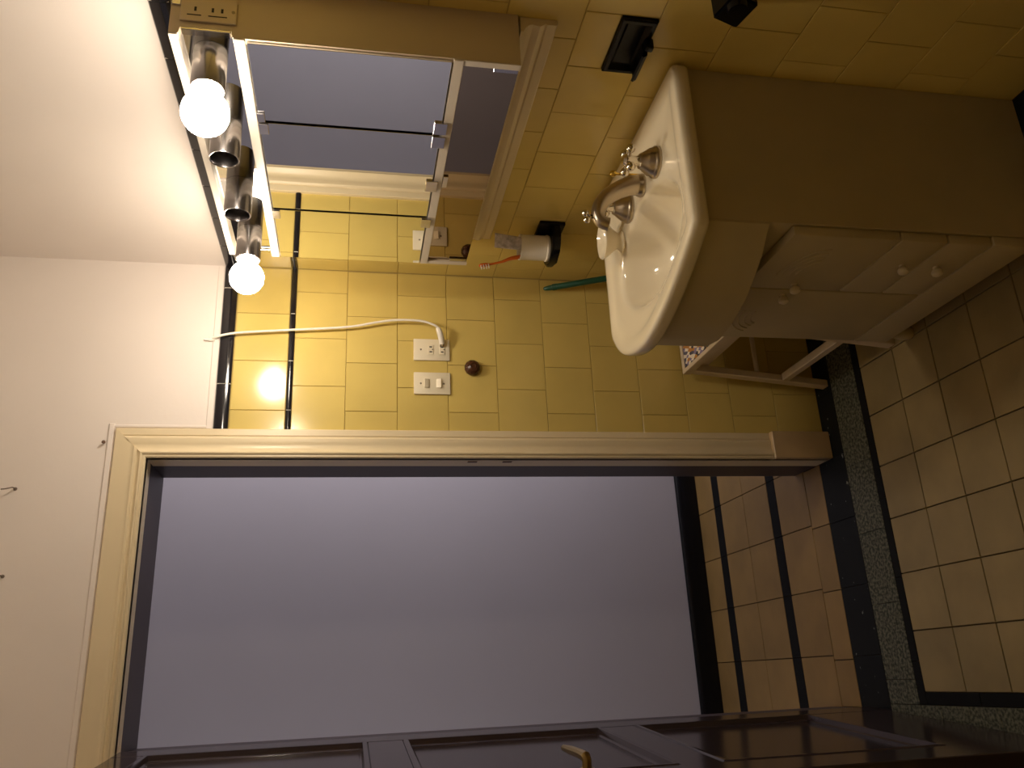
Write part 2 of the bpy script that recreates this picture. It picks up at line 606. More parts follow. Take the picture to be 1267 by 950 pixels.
for a, b in cuts(YR + 0.1, -0.089, 0.205, -0.3):
    lay(-1.462, -1.332, a, b, 'terrazzo_tile', TERRAZZO, 0.0012)
    lay(-0.22, -0.09, a, b, 'terrazzo_tile', TERRAZZO, 0.0012)
for a, b in cuts(YR + 0.1, -0.089, 0.3):
    lay(XL, -1.462, a, b, 'marble_tile', MARBLE, 0.0012)
    lay(-0.09, 0, a, b, 'marble_tile', MARBLE, 0.0012)
# hallway floor: ochre tiles between two black strips
HX = [-2.0, -1.811, -1.605, -1.400, -1.195, -0.991, -0.786, -0.582, -0.378, -0.174, 0.03]
for x0, x1 in zip(HX, HX[1:]):
    for y0, y1 in ((0.161, 0.363), (0.421, 0.618), (0.618, 0.822), (0.884, 1.045)):
        lay(x0, x1, y0, y1, 'hall_floor_tile', HALLTILE, 0.003)
    lay(max(x0, -1.6), min(x1, -0.3), 0.363, 0.421, 'hall_strip', BLACKFLOOR, 0.0015)
    lay(max(x0, -1.6), min(x1, -0.3), 0.822, 0.884, 'hall_strip', BLACKFLOOR, 0.0015)
for x0, x1 in ((-1.345, -1.209), (-1.209, -1.003), (-1.003, -0.798), (-0.798, -0.605)):
    lay(x0, x1, 0.055, 0.161, 'threshold_tile', HALLTILE, 0.003)

# ------------------------------------------------------------------ hallway shell
wall_hall = struct('wall_hall')
finish('hall_plaster', bbox((-3.3, 1.06, 0), (1.5, 1.25, CEIL_Z)), HALLPAINT, wall_hall, smooth=0)
tag(finish('wall_hall_left', bbox((-3.4, 0.2, 0), (-3.3, 1.25, CEIL_Z)), HALLPAINT, smooth=0), kind='structure')
tag(finish('wall_hall_right', bbox((1.5, 0.2, 0), (1.6, 1.25, CEIL_Z)), HALLPAINT, smooth=0), kind='structure')
bm = bmesh.new()
for x0, x1 in ((DX1 + 0.02, 1.5), (-3.3, DX0 - 0.02)):
    box(bm, (x0, 0.2, 0), (x1, 0.21, CEIL_Z))
box(bm, (DX0 - 0.02, 0.2, DZ + 0.02), (DX1 + 0.02, 0.21, CEIL_Z))
tag(finish('wall_hall_near', bm, HALLPAINT, smooth=0), kind='structure')
tag(finish('ceiling_hall', bbox((-3.4, 0.2, CEIL_Z), (1.6, 1.25, CEIL_Z + 0.1)), CEILP, smooth=0), kind='structure')
bm = bmesh.new()
prof = [(1.06, 0), (1.042, 0), (1.042, 0.075), (1.046, 0.084), (1.052, 0.09), (1.06, 0.092)]
prism(bm, prof, lambda u, v, d: (d, u, v), -3.3, 1.5)
tag(finish('baseboard_hall', bm, BLACKCER), kind='structure')

# ------------------------------------------------------------------ door casing and lining
casing = struct('trim_1')
CO_X1, CO_X0, CO_Z = -0.518, -1.432, 2.137
PROF = [(0, 0.0), (0, 0.010), (0.002, 0.012), (0.0195, 0.013), (0.0205, 0.0105), (0.0225, 0.0105), (0.024, 0.015), (0.030, 0.0185),
        (0.038, 0.0185), (0.046, 0.016), (0.054, 0.0165), (0.062, 0.021), (0.068, 0.027), (0.073, 0.030), (0.0765, 0.0285),
        (0.0785, 0.025), (0.084, 0.025), (0.087, 0.022), (0.087, 0.0)]
HPROF = [(0, 0.0), (0, 0.013), (0.002, 0.015), (0.018, 0.016), (0.022, 0.0165), (0.042, 0.016), (0.050, 0.019), (0.054, 0.0225), (0.060, 0.0225),
         (0.0625, 0.019), (0.066, 0.0195), (0.070, 0.025), (0.0735, 0.030), (0.0765, 0.0285), (0.0785, 0.025), (0.084, 0.025), (0.087, 0.022), (0.087, 0.0), (0.087, -0.0)]
def casing_piece(name, prof, a_fn, b_fn):
    bm_ = bmesh.new()
    a = [bm_.verts.new(a_fn(u, d)) for u, d in prof]
    b = [bm_.verts.new(b_fn(u, d)) for u, d in prof]
    bm_.faces.new(a[::-1]); bm_.faces.new(b)
    for i in range(len(prof)):
        j = (i + 1) % len(prof)
        bm_.faces.new((a[i], a[j], b[j], b[i]))
    finish(name, bm_, CREAM, casing, smooth=28)
casing_piece('casing_upright', PROF, lambda u, d: (CO_X1 - u, -d, 0.20), lambda u, d: (CO_X1 - u, -d, CO_Z - u))
casing_piece('casing_upright', PROF, lambda u, d: (CO_X0 + u, -d, 0.20), lambda u, d: (CO_X0 + u, -d, CO_Z - u))
casing_piece('casing_head', HPROF[:-1], lambda u, d: (CO_X1 - u, -d, CO_Z - u), lambda u, d: (CO_X0 + u, -d, CO_Z - u))
for x0, x1 in ((DX1 - 0.0, CO_X1 + 0.001), (CO_X0 - 0.001, DX0 + 0.0)):
    tag(finish('plinth_block', bbox((x0, -0.032, 0.0), (x1, 0.0, 0.1985), 0.0025), CREAMDARK, casing), 'brownish flat plinth block of the door casing')
lining = struct('trim_2')
def lin(name, y0, y1, h0, h1, material, label=None):
    bm_ = bmesh.new()
    box(bm_, (DX1, y0, 0), (DX1 + 0.0255, y1, DZ + 0.0255), 0.001)
    box(bm_, (DX0 - 0.0255, y0, 0), (DX0, y1, DZ + 0.0255), 0.001)
    box(bm_, (DX0 + 0.0002, h0, DZ), (DX1 - 0.0002, h1, DZ + 0.0255), 0.001)
    o = finish(name, bm_, material, lining)
    if label: o['label'] = label
lin('jamb_lining', -0.018, 0.072, -0.018, 0.040, CREAM, 'cream bathroom side of the door lining')
lin('rebate_lining', 0.0725, 0.212, 0.0405, 0.212, DARKJAMB, 'dark brown hall side of the door lining')
for zz in (1.135, 1.03):
    tag(finish('latch_plate', bbox((DX1 - 0.0012, 0.012, zz), (DX1 + 0.001, 0.026, zz + 0.028), 0.0004), NAILM, lining), 'dark latch plate let into the jamb')
# white plastered bead round the top of the casing
bead = struct('trim_3')
bm = bmesh.new()
box(bm, (CO_X0 - 0.004, -0.008, CO_Z + 0.004), (CO_X1 + 0.016, 0.0, CO_Z + 0.021), 0.003)
box(bm, (CO_X1 + 0.003, -0.006, 1.90), (CO_X1 + 0.012, 0.0, CO_Z + 0.02), 0.002)
finish('plaster_bead', bm, PLASTER, bead)

# ------------------------------------------------------------------ open door leaf
leaf = struct('door_1', (-1.3390, -0.012, 0))
leaf.rotation_euler = (0, 0, math.atan2(-1, -0.08))
LW, LZ0, LZ1, LT = 0.745, 0.018, 2.042, 0.038
ST = 0.085
bm = bmesh.new()
for x0, x1 in ((0, ST), (LW - 0.11, LW)):
    box(bm, (x0, -LT, LZ0), (x1, 0, LZ1), 0.002)
finish('stile', bm, DARKWOOD, leaf, local=True)
PZ = [(0.257, 0.762), (0.851, 1.362), (1.449, 1.968)]
for z0, z1 in ((LZ0, PZ[0][0]), (PZ[0][1], PZ[1][0]), (PZ[1][1], PZ[2][0]), (PZ[2][1], LZ1)):
    finish('rail', bbox((ST - 0.001, -LT + 0.0005, z0), (LW - 0.109, -0.0005, z1), 0.002), DARKWOOD, leaf, local=True)
for z0, z1 in PZ:
    x0, x1 = ST, LW - 0.11
    bm = bmesh.new()
    rings = []
    for ins, dep in ((0, -0.0015), (0.004, 0.002), (0.012, 0.0015), (0.016, -0.010), (0.022, -0.013), (0.05, -0.013)):
        rings.append([bm.verts.new(p) for p in ((x0 + ins, dep, z0 + ins), (x1 - ins, dep, z0 + ins), (x1 - ins, dep, z1 - ins), (x0 + ins, dep, z1 - ins))])
    for a, b in zip(rings, rings[1:]):
        for i in range(4):
            bm.faces.new((a[i], a[(i + 1) % 4], b[(i + 1) % 4], b[i]))
    bm.faces.new(rings[-1])
    bk = [bm.verts.new((v.co.x, -LT + 0.012, v.co.z)) for v in rings[0]]
    bm.faces.new(bk[::-1])
    for i in range(4):
        bm.faces.new((rings[0][i], bk[i], bk[(i + 1) % 4], rings[0][(i + 1) % 4]))
    finish('panel', bm, DARKWOOD, leaf, local=True, smooth=0)
bm = bmesh.new()
hx, hz = 0.615, 1.037
lathe(bm, [(0.0, 0.0035), (0.014, 0.003), (0.016, 0.0)], (hx, 0, hz), (0, 1, 0), 16)
tube(bm, [(hx, 0.003, hz), (hx, 0.016, hz), (hx - 0.004, 0.022, hz + 0.001), (hx - 0.03, 0.024, hz + 0.005), (hx - 0.075, 0.024, hz + 0.012), (hx - 0.11, 0.024, hz + 0.018)],
     [0.0095, 0.0095, 0.0105, 0.0095, 0.009, 0.0065], 10)
tag(finish('lever_handle', bm, OLDBRASS, leaf, local=True), 'pale brass lever handle')

# ------------------------------------------------------------------ mirror cabinet with its light bar
CX, CY0, CY1 = -0.120, -1.100, -0.300      # front plane, near end, far end
cab = thing('mirror_cabinet', (0, -0.70, 1.195), 'beige wall cabinet with three mirror doors and a light bar above the wash basin', 'cabinet')
Z = dict(bot=1.197, s3a=1.305, s3b=1.325, s2a=1.700, s2b=1.720, s1a=1.814, s1b=1.829)
for y0, y1 in ((CY0, CY0 + 0.014), (CY1 - 0.014, CY1)):
    poly = [(-0.0005, Z['bot']), (CX, Z['bot']), (CX, Z['s2b'] + 0.001), (CX + 0.014, Z['s2b'] + 0.004), (CX + 0.014, Z['s1a'] - 0.004), (CX, Z['s1a'] - 0.001), (CX, Z['s1b']), (-0.0005, Z['s1b'])]
    tag(finish('side_panel', prism(bmesh.new(), poly, lambda u, v, d: (u, d, v), y0, y1), CABSIDE, cab, smooth=0), 'beige painted side panel')
for z0, z1 in ((Z['s1a'], Z['s1b']), (Z['s2a'], Z['s2b']), (Z['s3a'], Z['s3b'])):
    tag(finish('edge_strip', bbox((CX - 0.004, CY0 + 0.0005, z0), (-0.001, CY1 - 0.0005, z1), 0.0012), WHITESTRIP, cab), 'white front edge strip')
for y0, y1 in ((CY0 - 0.0005, CY0 + 0.015), (CY1 - 0.013, CY1 + 0.0005)):
    tag(finish('edge_post', bbox((CX - 0.003, y0, Z['bot'] - 0.001), (CX - 0.0003, y1, Z['s3a'] + 0.001), 0.0008), WHITESTRIP, cab), 'white edge at the end of the bronze mirror')
finish('back_panel', bbox((-0.03, CY0 + 0.0145, Z['bot'] + 0.001), (-0.002, CY1 - 0.0145, Z['s1a'] - 0.001)), CABSIDE, cab, smooth=0)
tag(finish('lower_mirror', bbox((CX + 0.004, CY0 + 0.0145, Z['bot']), (-0.032, CY1 - 0.0145, Z['s3a'] - 0.0005)), BRONZE, cab, smooth=0), 'dim bronze tinted mirror strip')
DY = [CY0 + 0.001, -0.8755, -0.5445, CY1 - 0.001]
for a, b in zip(DY, DY[1:]):
    dr = finish('mirror_door', bbox((CX - 0.005, a + 0.0042, Z['s3b'] + 0.003), (CX + 0.010, b - 0.0042, Z['s2a'] - 0.003), 0.0006), MIRROR, cab, smooth=0)
finish('door_backing', bbox((CX + 0.012, CY0 + 0.0145, Z['s3b'] + 0.001), (CX + 0.016, CY1 - 0.0145, Z['s2a'] - 0.001)), SLOT, cab, smooth=0)
def clip(y0, y1, z0, z1, x=CX - 0.0052, th=0.004):
    tag(finish('mirror_clip', bbox((x - th, y0, z0), (x, y1, z1), 0.0008), CLIP, cab), 'small grey mirror clip')
clip(-0.918, -0.880, 1.316, 1.344); clip(-0.872, -0.834, 1.316, 1.344)
clip(-0.905, -0.878, 1.684, 1.699); clip(-0.872, -0.838, 1.680, 1.699)
clip(-0.706, -0.664, 1.316, 1.343); clip(-0.538, -0.500, 1.316, 1.340)
clip(-0.541, -0.505, 1.682, 1.699)
clip(-1.085, -1.073, 1.198, 1.246, CX + 0.0038); clip(-0.329, -0.316, 1.198, 1.246, CX + 0.0038)
clip(-0.715, -0.672, 1.292, 1.304, CX + 0.0038)
# reflector channel and lamp tubes
bm = bmesh.new()
RX = CX + 0.018
prof = [(RX, Z['s2b'] + 0.001), (RX, Z['s1a'] - 0.001), (RX - 0.003, Z['s1a'] - 0.001), (RX - 0.003, Z['s2b'] + 0.001)]
prism(bm, prof, lambda u, v, d: (u, d, v), CY0 + 0.0143, CY1 - 0.0143)
finish('reflector', bm, MIRROR, cab, smooth=0)
for y0, y1 in ((CY0 - 0.001, CY0 + 0.014), (CY1 - 0.014, CY1 + 0.001)):
    finish('reflector_cap', bbox((CX + 0.0085, y0, Z['s2b'] + 0.005), (CX + 0.0135, y1, Z['s1a'] - 0.005), 0.001), CHROME, cab)
ZL = (Z['s2b'] + Z['s1a']) / 2
for i, y in enumerate((-1.040, -0.827, -0.613, -0.400)):
    lit = i in (0, 3)
    x0 = RX - 0.0035
    L = 0.084
    bm = bmesh.new()
    lathe(bm, [(0.0, 0.0), (0.0305, 0.0), (0.0305, L - 0.002), (0.0295, L), (0.0275, L - 0.001), (0.0265, L - 0.004), (0.0265, L - 0.045)], (x0, y, ZL), (-1, 0, 0), 36)
    lathe(bm, [(0.0265, L - 0.045), (0.012, L - 0.047), (0.010, L - 0.060), (0.0, L - 0.060)], (x0, y, ZL), (-1, 0, 0), 36, mi=1)
    tb = finish('lamp_tube', bm, [TUBE, SOCKETIN], cab)
    tb['label'] = 'chrome lamp tube holding a lit bulb' if lit else 'empty chrome lamp tube'
    if lit:
        bm = bmesh.new()
        c = 0.134
        prof = [(0.0125, L - 0.044), (0.0130, L - 0.02), (0.017, c - 0.0405)]
        for q in range(3, 17):
            a = math.pi - q * math.pi / 16
            prof.append((0.042 * math.sin(a) if q < 16 else 0.0, c + 0.042 * math.cos(a)))
        lathe(bm, prof, (x0, y, ZL), (-1, 0, 0), 24)
        o = finish('bulb', bm, BULB, tb, smooth=60)
        o['label'] = 'glowing globe bulb'
# socket plate set in the near side panel
YS = CY0 - 0.0003
bm = bbox((-0.094, YS - 0.004, 1.715), (-0.046, YS, 1.812), 0.0015)
sp = finish('side_socket_plate', bm, CABSIDE, cab)
sp['label'] = 'beige socket plate on the near side panel'
bm = bmesh.new()
for z in (1.7865, 1.757, 1.741):
    box(bm, (-0.072, YS - 0.0047, z - 0.002), (-0.063, YS - 0.0035, z + 0.002))
box(bm, (-0.082, YS - 0.0045, 1.732), (-0.080, YS - 0.0035, 1.764)); box(bm, (-0.082, YS - 0.0045, 1.776), (-0.080, YS - 0.0035, 1.800))
finish('slot', bm, SLOT, sp, smooth=0)
bm = lathe(bmesh.new(), [(0.0, 0.0012), (0.003, 0.001), (0.003, 0)], (-0.068, YS - 0.004, 1.722), (0, -1, 0), 12)
finish('screw', bm, SCREW, sp)
tag(finish('corner_bracket', bbox((-0.060, YS - 0.003, 1.8125), (-0.02, YS, 1.8285), 0.001), CLIP, cab), 'grey metal bracket at the top of the side panel')

# moulding on the wall under the cabinet
bm = bmesh.new()
MP = [(0, 1.117), (-0.010, 1.117), (-0.013, 1.120), (-0.014, 1.138), (-0.0115, 1.140), (-0.0115, 1.142), (-0.015, 1.145), (-0.019, 1.152), (-0.0185, 1.160),
      (-0.016, 1.166), (-0.018, 1.174), (-0.026, 1.182), (-0.034, 1.186), (-0.036, 1.192), (0, 1.192)]
prism(bm, MP, lambda u, v, d: (u - 0.0005, d, v), -1.096, -0.262)
tag(finish('trim_4', bm, CREAM, smooth=28), kind='structure')

# ------------------------------------------------------------------ vanity cabinet
van = thing('vanity_cabinet', (-0.2, -0.745, 0), 'cream vanity cabinet with bowed apron and round knobs under the wash basin', 'cabinet')
VY0, VY1, VT = -1.0, -0.468, 0.812
for y0, y1 in ((VY0, VY0 + 0.016), (VY1 - 0.016, VY1)):
    finish('side_panel', bbox((-0.369, y0, 0.001), (-0.001, y1, VT), 0.001), VANITY, van)
finish('back_panel', bbox((-0.012, VY0 + 0.0165, 0.02), (-0.001, VY1 - 0.0165, VT)), VANITY, van, smooth=0)
finish('shelf', bbox((-0.36, VY0 + 0.0165, 0.14), (-0.0125, VY1 - 0.0165, 0.155)), VANITY, van, smooth=0)
finish('face_frame', bbox((-0.368, VY0 + 0.0165, 0.61), (-0.352, VY1 - 0.0165, 0.70)), VANITY, van, smooth=0)
# bowed apron under the basin with an arched lower edge
def bow(t):          # t 0..1 along the front; how far the front stands out
    y = -1.0 + t * 0.532
    pts = [(-1.0, -0.374), (-0.975, -0.392), (-0.932, -0.418), (-0.832, -0.458), (-0.735, -0.482), (-0.665, -0.486), (-0.585, -0.470), (-0.52, -0.438), (-0.468, -0.400)]
    for (ya, xa), (yb, xb) in zip(pts, pts[1:]):
        if y <= yb + 1e-6:
            return xa + (xb - xa) * (y - ya) / (yb - ya)
    return pts[-1][1]
def arch(t):
    return 0.676 - 0.055 * math.sin(math.pi * min(1, max(0, (t - 0.03) / 0.94))) ** 0.9 * 0.35 - 0.09 * max(0, (t - 0.5)) ** 1.4
bm = bmesh.new()
N = 36
A, B, C_, D = [], [], [], []
for i in range(N + 1):
    t = i / N
    y = VY0 + t * (VY1 - VY0)
    A.append(bm.verts.new((bow(t), y, VT - 0.003))); B.append(bm.verts.new((bow(t), y, arch(t))))
    xb_ = min(bow(t) + 0.012, -0.3697)
    C_.append(bm.verts.new((xb_, y, arch(t)))); D.append(bm.verts.new((xb_, y, VT - 0.003)))
for i in range(N):
    for p, q in ((A, B), (B, C_), (C_, D), (D, A)):
        bm.faces.new((p[i], q[i], q[i + 1], p[i + 1]))
bm.faces.new((A[0], B[0], C_[0], D[0])); bm.faces.new((A[N], D[N], C_[N], B[N]))
finish('apron', bm, VANITY, van, smooth=30)
# doors, drawers and their knobs
VC = -0.7525
def front(name, y0, y1, z0, z1, ky=None, kz=None):
    o = finish(name, bbox((-0.392, y0, z0), (-0.3695, y1, z1), 0.0045, 2), VANITY, van)
    if ky is not None:
        bm_ = lathe(bmesh.new(), [(0.0, -0.001), (0.0075, 0.0), (0.006, 0.003), (0.007, 0.006), (0.0110, 0.009), (0.0125, 0.014), (0.0110, 0.019), (0.006, 0.0225), (0.0, 0.023)], (-0.392, ky, kz), (-1, 0, 0), 18)
        k = finish('knob', bm_, KNOBW, o)
        k['label'] = 'round white knob'
    return o
dn_ = front('door', VY0 + 0.004, VC - 0.0015, 0.378, 0.622, -0.780, 0.506)
df_ = front('door', VC + 0.0015, VY1 - 0.002, 0.160, 0.622, -0.726, 0.506)
front('drawer', VY0 + 0.004, VC - 0.0015, 0.266, 0.375, -0.893, 0.306)
front('drawer', VY0 + 0.004, VC - 0.0015, 0.160, 0.263, -0.893, 0.221)
finish('bottom_rail', bbox((-0.393, VY0 + 0.001, 0.060), (-0.3695, VY1 - 0.001, 0.157), 0.004, 2), VANITY, van)
# raised concentric quarter arcs on the two doors
for o, ys, sg in ((dn_, -0.835, -1), (df_, -0.625, 1)):
    for k in range(4):
        ra, rb = 0.110 - 0.017 * k, 0.075 - 0.0145 * k
        pts = [(-0.3922, ys + sg * ra * math.sin(a), 0.497 + rb * math.cos(a)) for a in [R(-6 + 8 * q) for q in range(12)]]
        finish('arc_bead', tube(bmesh.new(), pts, 0.0021, 6), VANITY, o)
for y in (VY0 + 0.03, VY1 - 0.028):
    bm = lathe(bmesh.new(), [(0.0, 0.001), (0.016, 0.001), (0.019, 0.008), (0.019, 0.03), (0.014, 0.0595), (0.0, 0.0595)], (-0.375, y, 0), (0, 0, 1), 18)
    finish('foot', bm, VANITY, van)
finish('kick_board', bbox((-0.34, VY0 + 0.0165, 0.001), (-0.325, VY1 - 0.0165, 0.0595)), VANITY, van, smooth=0)

# ------------------------------------------------------------------ wash basin
SY0, SY1 = -1.022, -0.466
SC = (SY0 + SY1) / 2
FRONT = spline([(-0.392, SY0, 0), (-0.440, -0.932, 0), (-0.482, -0.832, 0), (-0.508, -0.735, 0), (-0.513, -0.665, 0), (-0.499, -0.585, 0), (-0.466, -0.515, 0), (-0.408, SY1, 0)], 4)
def outline():
    corners = [(-0.003, SY0)] + [(p.x, p.y) for p in FRONT] + [(-0.003, SY1)]
    out = []
    for k in range(len(corners)):
        a, b = Vector(corners[k]), Vector(corners[(k + 1) % len(corners)])
        n = max(1, round((b - a).length / 0.012))
        for q in range(n):
            v = a.lerp(b, q / n)
            out.append((v.x, v.y))
    return out
OUT = outline()
# round the corners a little
for _ in range(2):
    OUT = [(0.5 * p[0] + 0.25 * (OUT[i - 1][0] + OUT[(i + 1) % len(OUT)][0]), 0.5 * p[1] + 0.25 * (OUT[i - 1][1] + OUT[(i + 1) % len(OUT)][1])) for i, p in enumerate(OUT)]
BC, BA, BB = (-0.302, -0.762), 0.124, 0.196          # bowl centre and half axes (x, y)
def bowl_pt(p, f):
    a = math.atan2((p[1] - BC[1]) / BB, (p[0] - BC[0]) / BA)
    return (BC[0] + f * BA * math.cos(a), BC[1] + f * BB * math.sin(a))
def inset(p, d):
    v = Vector((p[0] - (-0.24), p[1] - SC)); l = v.length
    return (p[0] - v.x / l * d, p[1] - v.y / l * d)
def mix(p, q, t): return (p[0] + (q[0] - p[0]) * t, p[1] + (q[1] - p[1]) * t)
ZS = 0.851
bm = bmesh.new()
rings = []
def ring(fn, z): rings.append([bm.verts.new((*fn(p), z)) for p in OUT])
ring(lambda p: inset(p, 0.030), ZS - 0.036)
ring(lambda p: inset(p, 0.008), ZS - 0.037)
ring(lambda p: inset(p, 0.002), ZS - 0.034)
ring(lambda p: p, ZS - 0.028)
ring(lambda p: p, ZS - 0.012)
ring(lambda p: inset(p, 0.002), ZS - 0.005)
ring(lambda p: inset(p, 0.006), ZS - 0.001)
ring(lambda p: inset(p, 0.014), ZS)
ring(lambda p: mix(inset(p, 0.030), bowl_pt(p, 1.14), 0.02), ZS - 0.0005)
ring(lambda p: mix(inset(p, 0.040), bowl_pt(p, 1.14), 0.06), ZS - 0.0035)
ring(lambda p: mix(inset(p, 0.046), bowl_pt(p, 1.14), 0.12), ZS - 0.0055)
ring(lambda p: mix(inset(p, 0.048), bowl_pt(p, 1.14), 0.5), ZS - 0.006)
ring(lambda p: bowl_pt(p, 1.14), ZS - 0.0065)
ring(lambda p: bowl_pt(p, 1.06), ZS - 0.0075)
ring(lambda p: bowl_pt(p, 1.01), ZS - 0.010)
ring(lambda p: bowl_pt(p, 0.97), ZS - 0.018)
for f, z in ((0.93, 0.032), (0.87, 0.052), (0.79, 0.074), (0.68, 0.094), (0.55, 0.109), (0.40, 0.118), (0.25, 0.123), (0.115, 0.126)):
    ring(lambda p, f=f: bowl_pt(p, f), ZS - z)
for a, b in zip(rings, rings[1:]):
    for i in range(len(OUT)):
        j = (i + 1) % len(OUT)
        bm.faces.new((a[i], a[j], b[j], b[i]))
# underside of the bowl, hidden in the cabinet
last = rings[-1]
under = []
for f, z in ((0.115, 0.136), (0.6, 0.122), (0.9, 0.07), (1.02, 0.036)):
    under.append([bm.verts.new((*bowl_pt(p, f), ZS - z)) for p in OUT])
under.append(rings[0])
bm.faces.new(last)
bm.faces.new(under[0][::-1])
for a, b in zip(under, under[1:]):
    for i in range(len(OUT)):
        j = (i + 1) % len(OUT)
        bm.faces.new((a[j], a[i], b[i], b[j]))
sink = thing('wash_basin', (-0.2, SC, ZS - 0.037), 'cream porcelain wash basin with a bowed front on top of the vanity cabinet', 'sink')
finish('basin', bm, PORCELAIN, sink, smooth=50)
bm = lathe(bmesh.new(), [(0.0, 0.001), (0.012, 0.001), (0.021, 0.003), (0.0235, 0.0005), (0.0235, 0)], (BC[0], BC[1], ZS - 0.126), (0, 0, 1), 24)
finish('drain', bm, POLNICKEL, sink)

# ------------------------------------------------------------------ faucet
ZD = ZS - 0.0062
fau = thing('faucet', (-0.152, -0.772, ZD), 'brushed nickel three piece faucet with two cross handles on the wash basin', 'faucet')
for y in (-0.868, -0.676):
    c = (-0.149, y, ZD)
    bell = [(0.0, 0.0), (0.0355, 0.0), (0.0365, 0.003), (0.0355, 0.008), (0.0325, 0.0115), (0.0315, 0.0125), (0.0300, 0.019), (0.0240, 0.028), (0.0185, 0.036), (0.0165, 0.041), (0.0135, 0.0425), (0.0, 0.0425)]
    e = finish('escutcheon', lathe(bmesh.new(), bell, c, (0, 0, 1), 32), NICKEL, fau)
    bm = bmesh.new()
    lathe(bm, [(0.0, 0.041), (0.0115, 0.0425), (0.0110, 0.048), (0.0115, 0.057), (0.0135, 0.062), (0.0135, 0.073), (0.009, 0.079), (0.0, 0.0805)], c, (0, 0, 1), 24)
    a0 = R(28)
    for q in range(4):
        a = a0 + q * math.pi / 2
        dv = Vector((math.cos(a), math.sin(a), 0))
        o_ = Vector(c) + Vector((0, 0, 0.067))
        tube(bm, [o_ + dv * 0.007, o_ + dv * 0.016, o_ + dv * 0.024], [0.0065, 0.0045, 0.0055], 10)
        sphere(bm, o_ + dv * 0.0285, 0.0105, 14, 9)
    h = finish('cross_handle', bm, POLNICKEL, fau)
bm = bmesh.new()
lathe(bm, [(0.0, 0.0), (0.0275, 0.0), (0.028, 0.003), (0.0265, 0.007), (0.0245, 0.014)], (-0.146, -0.772, ZD), (0, 0, 1), 28)
path = spline([(-0.146, -0.772, ZD + 0.008), (-0.149, -0.772, ZD + 0.030), (-0.160, -0.772, ZD + 0.054), (-0.178, -0.772, ZD + 0.082), (-0.201, -0.772, ZD + 0.103), (-0.226, -0.772, ZD + 0.114), (-0.244, -0.772, ZD + 0.112), (-0.252, -0.772, ZD + 0.103), (-0.255, -0.772, ZD + 0.092)], 5)
rad = [0.0245 - 0.0095 * min(1, i / (len(path) * 0.7)) for i in range(len(path))]
rad[-1] = rad[-2] = 0.0155
tube(bm, path, rad, 20)
finish('spout', bm, NICKEL, fau, smooth=50)
bm = bmesh.new()
tp_ = Vector((-0.238, -0.772, ZD + 0.124))
tube(bm, [tp_, tp_ + Vector((0, 0, 0.010))], [0.006, 0.005], 10)
for dv in (Vector((0.011, 0.004, 0.019)), Vector((-0.011, -0.004, 0.019))):
    tube(bm, [tp_ + Vector((0, 0, 0.006)), tp_ + dv * 0.8], 0.0035, 8)
    sphere(bm, tp_ + dv, 0.0082, 14, 9)
tag(finish('finial', bm, POLNICKEL, fau), 'pale two ball finial on the spout')
bm = lathe(bmesh.new(), [(0.0, -0.001), (0.004, 0), (0.003, 0.05), (0.0035, 0.058), (0.0065, 0.062), (0.008, 0.067), (0.0065, 0.072), (0.003, 0.075), (0.0, 0.076)], (-0.116, -0.768, ZD), (0, 0, 1), 16)
tag(finish('lift_knob', bm, BRASS, fau), 'small shiny brass lift knob behind the spout')

# small soap dish on the basin
sd = thing('soap_dish', (-0.200, -0.606, ZS - 0.0055), 'small cream oval soap dish on the wash basin beyond the spout', 'soap dish')
bm = lathe(bmesh.new(), [(0.0, 0.0), (0.026, 0.0), (0.0275, 0.003), (0.022, 0.010), (0.021, 0.015), (0.030, 0.026), (0.040, 0.038), (0.0485, 0.052), (0.047, 0.054), (0.042, 0.049), (0.028, 0.036), (0.0, 0.031)], tuple(sd.location), (0, 0, 1), 32, sx=1.05, sy=0.78, xref=(1, 0, 0))
finish('dish', bm, PORCELAIN, sd, smooth=50)

# ------------------------------------------------------------------ black recessed soap dish and tumbler holder
rd = thing('recessed_soap_dish', (0, -1.046, 0.917), 'black ceramic soap dish set in the tiles above the near end of the basin', 'soap dish')
bm = bmesh.new()
y0, y1, z0, z1 = -1.1255, -0.9755, 0.9165, 0.9915
rings = []
for ins, x in ((0, 0.0018), (0, -0.006), (0.003, -0.009), (0.010, -0.009), (0.014, -0.004), (0.019, 0.0018)):
    rings.append([bm.verts.new(p) for p in ((x, y0 + ins, z0 + ins), (x, y1 - ins, z0 + ins), (x, y1 - ins, z1 - ins), (x, y0 + ins, z1 - ins))])
for a, b in zip(rings, rings[1:]):
    for i in range(4):
        bm.faces.new((a[i], a[(i + 1) % 4], b[(i + 1) % 4], b[i]))
bm.faces.new(rings[-1])
finish('surround', bm, BLACKCER, rd, smooth=30)
bm = bmesh.new()
poly = [(-0.006, z0 + 0.010), (-0.020, z0 + 0.004), (-0.034, z0 + 0.006), (-0.040, z0 + 0.014), (-0.037, z0 + 0.018), (-0.030, z0 + 0.014), (-0.018, z0 + 0.013), (-0.006, z0 + 0.017)]
prism(bm, poly, lambda u, v, d: (u, d, v), y0 + 0.062, y1 - 0.014)
finish('lip', bm, BLACKCER, rd, smooth=40)
box_ = bbox((-0.034, y0 + 0.04, z0 - 0.002), (-0.008, y0 + 0.056, z0 + 0.016), 0.004, 2)
finish('lug', box_, BLACKCER, rd)

